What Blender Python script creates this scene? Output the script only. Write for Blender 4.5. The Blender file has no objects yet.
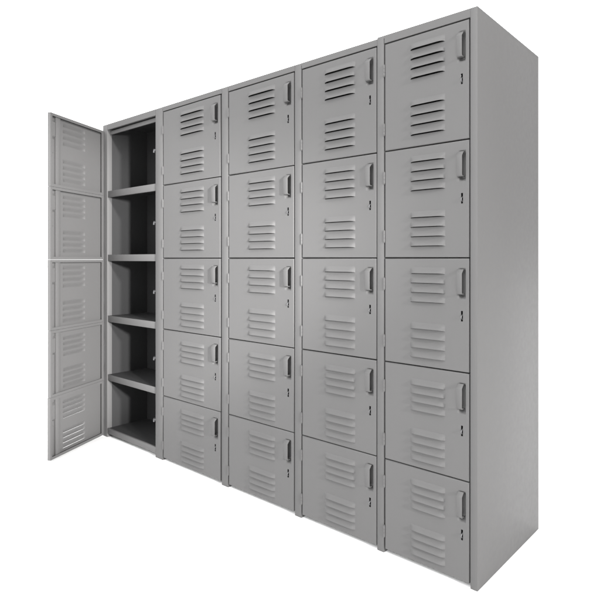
import bpy, bmesh, math, random
from mathutils import Vector
random.seed(4)
scene = bpy.context.scene
C = scene.collection
H = 1.8

# ---------------------------------------------------------------- materials
def new_mat(name):
    m = bpy.data.materials.new(name); m.use_nodes = True
    nt = m.node_tree; b = nt.nodes['Principled BSDF']
    return m, nt, b

def paint_mat(name, col, rough=0.42, wear=True, spec=0.4):
    """powder-coated sheet steel: fine orange peel, very faint large-scale ripple and uneven tone"""
    m, nt, b = new_mat(name)
    N = nt.nodes.new; L = nt.links.new
    tc = N('ShaderNodeTexCoord')
    n1 = N('ShaderNodeTexNoise'); n1.inputs['Scale'].default_value = 3.1; n1.inputs['Detail'].default_value = 5
    n2 = N('ShaderNodeTexNoise'); n2.inputs['Scale'].default_value = 420; n2.inputs['Detail'].default_value = 2
    n3 = N('ShaderNodeTexNoise'); n3.inputs['Scale'].default_value = 60; n3.inputs['Detail'].default_value = 3
    for n in (n1, n2, n3): L(tc.outputs['Object'], n.inputs['Vector'])
    mix = N('ShaderNodeMix'); mix.data_type = 'RGBA'
    a = [c*0.987 for c in col]; c2 = [min(1, c*1.013) for c in col]
    mix.inputs[6].default_value = (*a, 1); mix.inputs[7].default_value = (*c2, 1)
    L(n1.outputs['Fac'], mix.inputs[0]); L(mix.outputs[2], b.inputs['Base Color'])
    mr = N('ShaderNodeMapRange'); mr.inputs['To Min'].default_value = rough-.05; mr.inputs['To Max'].default_value = rough+.07
    L(n3.outputs['Fac'], mr.inputs['Value']); L(mr.outputs['Result'], b.inputs['Roughness'])
    bp = N('ShaderNodeBump'); bp.inputs['Strength'].default_value = 0.10; bp.inputs['Distance'].default_value = 0.0004
    L(n2.outputs['Fac'], bp.inputs['Height'])
    bp2 = N('ShaderNodeBump'); bp2.inputs['Strength'].default_value = 0.10; bp2.inputs['Distance'].default_value = 0.004
    L(n1.outputs['Fac'], bp2.inputs['Height']); L(bp.outputs['Normal'], bp2.inputs['Normal'])
    L(bp2.outputs['Normal'], b.inputs['Normal'])
    b.inputs['Specular IOR Level'].default_value = spec
    return m

PAINT = paint_mat('grey_powder_coat', (0.0895, 0.0885, 0.0885), rough=.5, spec=.15)
SHADED_GREY = paint_mat('shaded_interior_grey', (0.023, 0.023, 0.0235), rough=.6, spec=.2)  # darker interior grey; the open column's shade is put into the colour
STEEL, nt, b = new_mat('zinc_steel')
b.inputs['Base Color'].default_value = (.15, .15, .155, 1); b.inputs['Metallic'].default_value = .7; b.inputs['Roughness'].default_value = .5
DARK, nt, b = new_mat('shaded_slot')
b.inputs['Base Color'].default_value = (.012, .012, .013, 1); b.inputs['Roughness'].default_value = .6
WHITE, nt, b = new_mat('white_studio_sweep')
n = nt.nodes.new('ShaderNodeTexNoise'); n.inputs['Scale'].default_value = 30
mr = nt.nodes.new('ShaderNodeMapRange'); mr.inputs['To Min'].default_value = .55; mr.inputs['To Max'].default_value = .7
nt.links.new(n.outputs['Fac'], mr.inputs['Value']); nt.links.new(mr.outputs['Result'], b.inputs['Roughness'])
b.inputs['Base Color'].default_value = (.87, .87, .87, 1)

# ---------------------------------------------------------------- helpers
def link(name, bm, mat, parent=None, loc=(0, 0, 0), bevel=0, sharp=30):
    bmesh.ops.remove_doubles(bm, verts=bm.verts, dist=1e-5)
    bmesh.ops.recalc_face_normals(bm, faces=bm.faces)
    if bevel:
        es = [e for e in bm.edges if len(e.link_faces) == 2 and e.calc_face_angle(0) > math.radians(40)]
        bmesh.ops.bevel(bm, geom=es, offset=bevel, segments=2, profile=.5, affect='EDGES', clamp_overlap=True)
    for f in bm.faces: f.smooth = True
    for e in bm.edges:
        if len(e.link_faces) != 2 or e.calc_face_angle(0) > math.radians(sharp): e.smooth = False
    me = bpy.data.meshes.new(name); bm.to_mesh(me); bm.free()
    me.materials.append(mat)
    o = bpy.data.objects.new(name, me); C.objects.link(o)
    o.location = loc
    if parent: o.parent = parent
    return o

def add_box(bm, x0, x1, y0, y1, z0, z1):
    v = [bm.verts.new((x, y, z)) for x in (x0, x1) for y in (y0, y1) for z in (z0, z1)]
    for q in ((0, 1, 3, 2), (4, 6, 7, 5), (0, 4, 5, 1), (2, 3, 7, 6), (0, 2, 6, 4), (1, 5, 7, 3)):
        bm.faces.new([v[i] for i in q])

def box(name, parent, *a, mat=None, bevel=0.001):
    bm = bmesh.new(); add_box(bm, *a)
    return link(name, bm, mat or PAINT, parent, bevel=bevel)

def add_prism_x(bm, prof, x0, x1):
    """closed (y, z) outline swept along x"""
    a = [bm.verts.new((x0, y, z)) for y, z in prof]; c = [bm.verts.new((x1, y, z)) for y, z in prof]
    n = len(prof)
    for i in range(n): bm.faces.new((a[i], a[(i+1) % n], c[(i+1) % n], c[i]))
    bm.faces.new(a); bm.faces.new(c[::-1])

def add_prism_z(bm, prof, z0, z1):
    a = [bm.verts.new((x, y, z0)) for x, y in prof]; c = [bm.verts.new((x, y, z1)) for x, y in prof]
    n = len(prof)
    for i in range(n): bm.faces.new((a[i], a[(i+1) % n], c[(i+1) % n], c[i]))
    bm.faces.new(a); bm.faces.new(c[::-1])

def add_tube(bm, pts, r, seg=10):
    rings = []
    for i, p in enumerate(pts):
        p = Vector(p)
        d = (Vector(pts[min(i+1, len(pts)-1)]) - Vector(pts[max(i-1, 0)])).normalized()
        a = d.orthogonal().normalized(); c = d.cross(a)
        rings.append([bm.verts.new(p + r*(math.cos(t)*a + math.sin(t)*c)) for t in [2*math.pi*k/seg for k in range(seg)]])
    for r0, r1 in zip(rings, rings[1:]):
        # match the closest start vertex so the tube does not twist
        k0 = min(range(seg), key=lambda k: (r1[k].co-r0[0].co-(r1[0].co*0)).length)
        for k in range(seg):
            bm.faces.new((r0[k], r0[(k+1) % seg], r1[(k0+k+1) % seg], r1[(k0+k) % seg]))
    bm.faces.new(rings[0][::-1]); bm.faces.new(rings[-1])

# ---------------------------------------------------------------- door
LOUVRE_START = [(.129, .640, .0868), (.137, .642, .0862), (.143, .658, .088), (.182, .672, .084), (.176, .668, .084)]
DEPTH = .018
def sm(t): t = max(0, min(1, t)); return t*t*(3-2*t)

def hood_patch(bm, x0, x1, z0, z1, A, gap):
    """pressed louvre: starts flush at the top (z1), swells outwards to an open lip at the bottom"""
    nx, nz = 22, 7
    lip = (z1-z0)*gap
    g = []
    for j in range(nz+1):
        v = j/nz                                # 0 top .. 1 bottom
        row = []
        for i in range(nx+1):
            u = i/nx
            e = min(u, 1-u)/.20
            e = 1 if e >= 1 else math.sqrt(max(0, 1-(1-e)**2))
            r = sm(v*1.02)**.8
            p = A*e*r
            z = z1 + (z0-z1)*v + (lip*e if j == nz else 0)
            row.append(bm.verts.new((x0+(x1-x0)*u, -p, z)))
        g.append(row)
    for j in range(nz):
        for i in range(nx):
            bm.faces.new((g[j][i], g[j+1][i], g[j+1][i+1], g[j][i+1]))

def cup_patch(bm, x0, x1, z0, z1, D):
    nx, nz = 14, 24
    g = []
    for j in range(nz+1):
        row = []
        for i in range(nx+1):
            u, v = i/nx, j/nz
            d = sm(u/.42)*sm((1-u)/.14)*sm(v/.16)*sm((1-v)/.16)
            row.append(bm.verts.new((x0+(x1-x0)*u, D*d, z0+(z1-z0)*v)))
        g.append(row)
    for j in range(nz):
        for i in range(nx):
            bm.faces.new((g[j][i], g[j][i+1], g[j+1][i+1], g[j+1][i]))

def make_door(parent, x0, x1, z0, z1, row, hinge_side_rot=0.0, label=None, origin=None, inside=False):
    """steel pan door, origin at its hinge edge; local x runs from hinge to latch side"""
    W, h = x1-x0, z1-z0
    k = W/.307                                   # fittings scale with the leaf
    bm = bmesh.new()
    r = .0030
    holes = []
    a, b2, pitch = LOUVRE_START[row]
    lx0, lx1 = .328*W, .738*W
    for st in (a, b2):
        for i in range(4):
            zb = h*(1-(st+pitch*i)); zt = zb+h*pitch*.70
            holes.append((lx0, lx1, zb, zt, 'hood'))
    cz1, cz0 = h-.030, h-.128
    holes.append((.872*W, .966*W, cz0, cz1, 'cup'))
    so = .165 if row < 4 else .152
    sx0, sx1 = .914*W, .914*W+.0062*min(k, 1.25)
    holes.append((sx0, sx1, h-so-.033, h-so, 'slot'))
    xs = sorted({r, W-r} | {v for q in holes for v in q[:2]})
    zs = sorted({r, h-r} | {v for q in holes for v in q[2:4]})
    vd = {}
    def V(x, z):
        if (x, z) not in vd: vd[(x, z)] = bm.verts.new((x, 0, z))
        return vd[(x, z)]
    for i in range(len(xs)-1):
        for j in range(len(zs)-1):
            xm, zm = (xs[i]+xs[i+1])/2, (zs[j]+zs[j+1])/2
            if any(q[0] < xm < q[1] and q[2] < zm < q[3] for q in holes): continue
            bm.faces.new((V(xs[i], zs[j]), V(xs[i+1], zs[j]), V(xs[i+1], zs[j+1]), V(xs[i], zs[j+1])))
    for q in holes:
        if q[4] == 'hood': hood_patch(bm, q[0], q[1], q[2], q[3], .0085 if inside else .0100, -.17 if inside else .09)
        if q[4] == 'cup': cup_patch(bm, q[0], q[1], q[2], q[3], .013 if inside else .021)
    # rounded edge, side flange and inward return lip
    prof = [(0, 0)] + [(r*math.sin(t), r*(1-math.cos(t))) for t in (math.pi/6, math.pi/3, math.pi/2)] + [(r, DEPTH)]
    rings = []
    for o_, y in prof:                           # o_ = outwards from the inset rectangle
        m = r-o_
        rings.append([bm.verts.new(p) for p in ((m, y, m), (W-m, y, m), (W-m, y, h-m), (m, y, h-m))])
    lip = .014 if inside else .011
    rings.append([bm.verts.new(p) for p in ((.016, DEPTH, lip), (W-lip, DEPTH, lip), (W-lip, DEPTH, h-lip), (.016, DEPTH, h-lip))])
    rings.append([bm.verts.new(p) for p in ((.016, DEPTH-.004, lip), (W-lip, DEPTH-.004, lip), (W-lip, DEPTH-.004, h-lip), (.016, DEPTH-.004, h-lip))])
    for a0, a1 in zip(rings, rings[1:]):
        for i in range(4):
            bm.faces.new((a0[i], a0[(i+1) % 4], a1[(i+1) % 4], a1[i]))
    o = link('door', bm, PAINT, parent, loc=origin or (x0, 0, z0), sharp=38)
    o.rotation_euler = (0, 0, hinge_side_rot)
    o.rotation_euler[1] = random.uniform(-.0011, .0011)
    if label: o['label'] = label
    # bridge handle
    bm = bmesh.new()
    t0, t1 = h-.034, h-.113
    P = .0120; th = .0022
    outer = [(.006, t0), (-.001, t0), (-P, t0-.013), (-P, t1+.005), (-P+.003, t1), (.0115, t1)]
    inner = [(.0115, t1+.0025), (-P+.005, t1+.0025), (-P+th, t1+.007), (-P+th, t0-.0135), (.001, t0-.0028), (.006, t0-.0028)]
    add_prism_x(bm, outer+inner, .880*W, .941*W)
    link('handle', bm, PAINT, o, bevel=.0009)
    # near-black liner behind the cut-out: the opening's shade put into its colour
    bm = bmesh.new()
    a_, b_ = sx0, sx1; c_, d_ = h-so-.033, h-so
    ring = [[bm.verts.new((x, y, z)) for x, z in ((a_, c_), (b_, c_), (b_, d_), (a_, d_))] for y in (.0004, .005 if inside else .014)]
    for i in range(4): bm.faces.new((ring[0][i], ring[0][(i+1) % 4], ring[1][(i+1) % 4], ring[1][i]))
    bm.faces.new(ring[1])
    link('lock_slot', bm, PAINT if inside else DARK, o)
    # staple eye showing in the slot
    bm = bmesh.new()
    zc = (c_+d_)/2-.003; xc = (a_+b_)/2
    if not inside: add_tube(bm, [(xc, .012+(-.017)*math.sin(t), zc+.0085*math.cos(t)) for t in [math.pi*i/10 for i in range(11)]], .0014, 8)
    if not inside: link('lock_staple', bm, STEEL, o)
    else: bm.free()
    # hinges
    for fz in (.755, .2):
        bm = bmesh.new()
        zc = h*fz; hx = -.0028 if not inside else -.001
        for q in range(3):
            add_tube(bm, [(hx, -.0008, zc-.019+q*.0128), (hx, -.0008, zc-.019+q*.0128+.0122)], .0034, 12)
        add_tube(bm, [(hx, -.0008, zc-.0225), (hx, -.0008, zc+.0215)], .0021, 10)
        link('hinge', bm, PAINT, o)
    if inside:                                   # vertical stiffening channel welded inside the leaf
        bm = bmesh.new()
        add_box(bm, W-.080, W-.048, .0012, .0125, .004, h-.004)
        link('stiffener', bm, PAINT, o, bevel=.0015)
    return o

# ---------------------------------------------------------------- locker bank
root = bpy.data.objects.new('locker_bank', None); C.objects.link(root)
root['label'] = 'grey steel locker bank, five columns of five louvred doors, leftmost column standing open'
root['category'] = 'locker'

Z = lambda f: (f+.569)*H
ROWS = [.416, .208, .002, -.198, -.3865, -.561]
TOP, TOP5 = Z(.4300), Z(.4328)
PD = .030                                        # post depth
# posts: (x0, x1); the last is the right-hand corner
POSTS = [(0, .048), (.5355, .5981), (1.0624, 1.1053), (1.5122, 1.5465), (1.9058, 1.9334), (2.2520, 2.2751)]
DOORS = [None, (.6055, 1.0520), (1.1115, 1.5062), (1.5518, 1.9022), (1.9382, 2.2476)]
DY = .537
for i, (a, b2) in enumerate(POSTS):
    top = TOP5+.0005 if i >= 4 else TOP+.0004
    if i == 0 or i == 5: continue
    bm = bmesh.new()
    add_prism_z(bm, [(a, 0), (b2, 0), (b2, PD), (a, PD)], 0, top)
    link('post', bm, PAINT, root, bevel=.0014)
    if 0 < i < 5:
        bm = bmesh.new(); add_box(bm, a, a+.0015, PD, DY-.002, .0146, top-.0034 if i < 4 else TOP-.0034)
        link('partition', bm, PAINT, root)
# the two outer side panels fold round into the corner posts; the roof falls slightly to the rear
def side_panel(xo, xi, top, fall):
    t = .0016 if xi > xo else -.0016
    bm = bmesh.new()
    prof = [(xo, 0), (xi, 0), (xi, PD), (xo+t, PD), (xo+t, DY), (xo, DY)]
    add_prism_z(bm, prof, 0, top)
    for v_ in bm.verts:
        if v_.co.z > 1: v_.co.z -= fall*v_.co.y/DY
    return link('side_panel', bm, PAINT, root, bevel=.0028)
side_panel(POSTS[5][1], POSTS[5][0], TOP5+.0004, .0115)
side_panel(0, .048, TOP+.0004, 0)
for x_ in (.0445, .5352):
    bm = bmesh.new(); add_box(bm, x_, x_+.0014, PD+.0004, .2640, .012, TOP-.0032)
    link('inner_wall', bm, SHADED_GREY, root)
# back and interior rear panel, roof, base
box('back_panel', root, .047, 2.259, DY-.0018, DY-.0006, .012, TOP-.0125, bevel=0)
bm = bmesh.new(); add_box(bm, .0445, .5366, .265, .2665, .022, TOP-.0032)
link('rear_panel', bm, SHADED_GREY, root)
for i in range(5):
    a = POSTS[i][1]+.0002; b2 = POSTS[i+1][0]-.0002
    t = TOP5 if i == 4 else TOP
    # roof sheet and top rail as one folded piece: rail face, then a recessed lower lip
    rb = Z(.4176) if i else Z(.4125)
    bm = bmesh.new()
    add_box(bm, a+.0022, b2, .0002, .0125, rb, t); add_box(bm, a, a+.0022, .0002, .0125, t-.010, t)
    if i: add_box(bm, a, b2, .0126, PD+.004, rb+.006, t-.0036)
    link('top_rail', bm, PAINT, root, bevel=0)
    if i == 0:
        box('top_rail', root, a, b2, .0185, .027, Z(.3985), Z(.4105))
    bm = bmesh.new(); d = .0122 if i == 4 else .0012
    add_prism_x(bm, [(PD+.0004, t-.0024), (PD+.0004, t-.0012), (DY-.002, t-d), (DY-.002, t-d-.0012)], POSTS[i][0]+(.0019 if i == 0 else .0003), POSTS[i+1][0]-.0003 if i < 4 else 2.2733)
    add_box(bm, a, b2, .0127, PD+.0004, t-.0024, t-.0012)
    link('roof', bm, PAINT, root)
    zb = .021 if i == 0 else .030
    bm = bmesh.new()
    if i == 0:
        add_box(bm, a, b2, .001, .012, .021, .051)
    else:
        add_box(bm, a, b2, .022, DY-.003, .020, .024)
    link('base', bm, PAINT, root, bevel=.0008)
# open column: shelves with a deep front lip
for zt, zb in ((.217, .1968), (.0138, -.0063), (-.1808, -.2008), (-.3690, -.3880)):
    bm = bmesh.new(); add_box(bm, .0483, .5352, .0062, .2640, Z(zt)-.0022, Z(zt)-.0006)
    sh = link('shelf', bm, SHADED_GREY, root)
    bm = bmesh.new()
    add_prism_x(bm, [(.004, Z(zb)), (.004, Z(zt)), (.0060, Z(zt)), (.0060, Z(zb)+.0012), (.018, Z(zb)+.0012), (.018, Z(zb))], .0483, .5352)
    link('front_lip', bm, PAINT, sh, bevel=.0005)
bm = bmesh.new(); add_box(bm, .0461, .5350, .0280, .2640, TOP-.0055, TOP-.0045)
link('ceiling_shade_sheet', bm, SHADED_GREY, root)  # dark sheet added under the roof, carries the ceiling's shade
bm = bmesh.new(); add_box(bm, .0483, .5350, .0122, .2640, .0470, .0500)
link('shaded_floor_tray', bm, SHADED_GREY, root)
# bent latch catches on the right wall of the open column
for zc in (.3135, .104, -.096, -.289, -.468):
    bm = bmesh.new()
    z = Z(zc); x = .5354; y = .016
    add_box(bm, x-.0022, x, y-.008, y+.008, z-.016, z+.016)
    add_tube(bm, [(x-.002, y, z+.004), (x-.030, y, z+.004)], .0040, 10)
    add_tube(bm, [(x-.030, y, z+.009), (x-.034, y, z+.003), (x-.036, y, z-.008)], .0062, 10)
    link('latch_catch', bm, STEEL, root)

# closed doors
g = .0018
for c in range(1, 5):
    for r_ in range(5):
        z1, z0 = Z(ROWS[r_])-g, Z(ROWS[r_+1])+(g if r_ < 4 else 0)
        d = make_door(root, DOORS[c][0], DOORS[c][1], z0, z1, r_, hinge_side_rot=random.uniform(-.0016, .0004))
# open doors, swung out to 64 degrees
rot = -math.radians(64.3)
for r_ in range(5):
    z1, z0 = Z(ROWS[r_])-.0005-.007, Z(ROWS[r_+1])+.0005-.007
    if r_ == 4: z0 -= .0022
    make_door(root, 0, .4345, z0, z1, r_, hinge_side_rot=rot+random.uniform(-.003, .003),
              label='open louvred door swung out, showing its inside face', origin=(-.004, -.010, z0), inside=True)

# ---------------------------------------------------------------- white studio floor
bm = bmesh.new()
S = 60
v = [bm.verts.new(p) for p in ((-S, -S, -.0006), (S, -S, -.0006), (S, S, -.0006), (-S, S, -.0006))]; bm.faces.new(v)
fl = link('floor', bm, WHITE); fl['kind'] = 'structure'

# ---------------------------------------------------------------- light
w = bpy.data.worlds.new('World'); scene.world = w; w.use_nodes = True
nt = w.node_tree; bg = nt.nodes['Background']
tc = nt.nodes.new('ShaderNodeTexCoord'); sx = nt.nodes.new('ShaderNodeSeparateXYZ')
nt.links.new(tc.outputs['Generated'], sx.inputs[0])
mr = nt.nodes.new('ShaderNodeMapRange')
mr.inputs['From Min'].default_value = -.1; mr.inputs['From Max'].default_value = .9
mr.inputs['To Min'].default_value = 2.1; mr.inputs['To Max'].default_value = 3.4
nt.links.new(sx.outputs['Z'], mr.inputs['Value'])
bg.inputs['Color'].default_value = (1, 1, 1, 1)
fac = mr.outputs['Result']
def sector(vec, f0, f1, gain, fac):
    dt = nt.nodes.new('ShaderNodeVectorMath'); dt.operation = 'DOT_PRODUCT'
    dt.inputs[1].default_value = Vector(vec).normalized()
    nt.links.new(tc.outputs['Generated'], dt.inputs[0])
    m2 = nt.nodes.new('ShaderNodeMapRange'); m2.interpolation_type = 'SMOOTHSTEP'
    m2.inputs['From Min'].default_value = f0; m2.inputs['From Max'].default_value = f1
    m2.inputs['To Min'].default_value = 1; m2.inputs['To Max'].default_value = gain
    nt.links.new(dt.outputs['Value'], m2.inputs['Value'])
    mu = nt.nodes.new('ShaderNodeMath'); mu.operation = 'MULTIPLY'
    nt.links.new(fac, mu.inputs[0]); nt.links.new(m2.outputs['Result'], mu.inputs[1])
    return mu.outputs[0]
fac = sector((.97, .24, 0), .04, .45, .04, fac)         # added dimming of the world at right, darkens the side panel
fac = sector((.22, -.97, .1), .35, .95, 2.3, fac)     # added bright world sector behind the camera, lifts the door fronts
fac = sector((-.8, -.6, 0), .15, .85, .4, fac)
nt.links.new(fac, bg.inputs['Strength'])
ld = bpy.data.lights.new('key_light', 'SUN'); ld.energy = 3.4; ld.angle = math.radians(3); ld.color = (1, .985, .97)
lo = bpy.data.objects.new('key_light', ld); C.objects.link(lo)
lo.rotation_euler = Vector((-.49, .085, -.13)).to_track_quat('-Z', 'Y').to_euler()
lo.location = (6, -1, 3)

# added fill spot, out of view at right, brightens the open doors
ls = bpy.data.lights.new('door_fill_light', 'SPOT'); ls.energy = 1800; ls.spot_size = math.radians(23); ls.spot_blend = .6
ls.shadow_soft_size = .12; ls.color = (1, .99, .98)
so_ = bpy.data.objects.new('door_fill_light', ls); C.objects.link(so_)
so_.location = (5.0, -1.30, 1.5)
so_.rotation_euler = (Vector((.0, -.20, .88))-Vector(so_.location)).to_track_quat('-Z', 'Y').to_euler()

# ---------------------------------------------------------------- camera
cd = bpy.data.cameras.new('camera'); cam = bpy.data.objects.new('camera', cd); C.objects.link(cam)
cam.location = (3.0151, -1.6392, .569*H)
cam.rotation_euler = (math.radians(90), 0, math.radians(41.981))
cd.sensor_width = 36; cd.lens = 556.7/600*36; cd.shift_y = -41/600
cd.clip_start = .05; cd.clip_end = 500
scene.camera = cam
scene.view_settings.view_transform = 'Standard'
try: scene.view_settings.look = 'None'
except Exception: pass
scene.view_settings.exposure = 0.45; scene.view_settings.gamma = 1
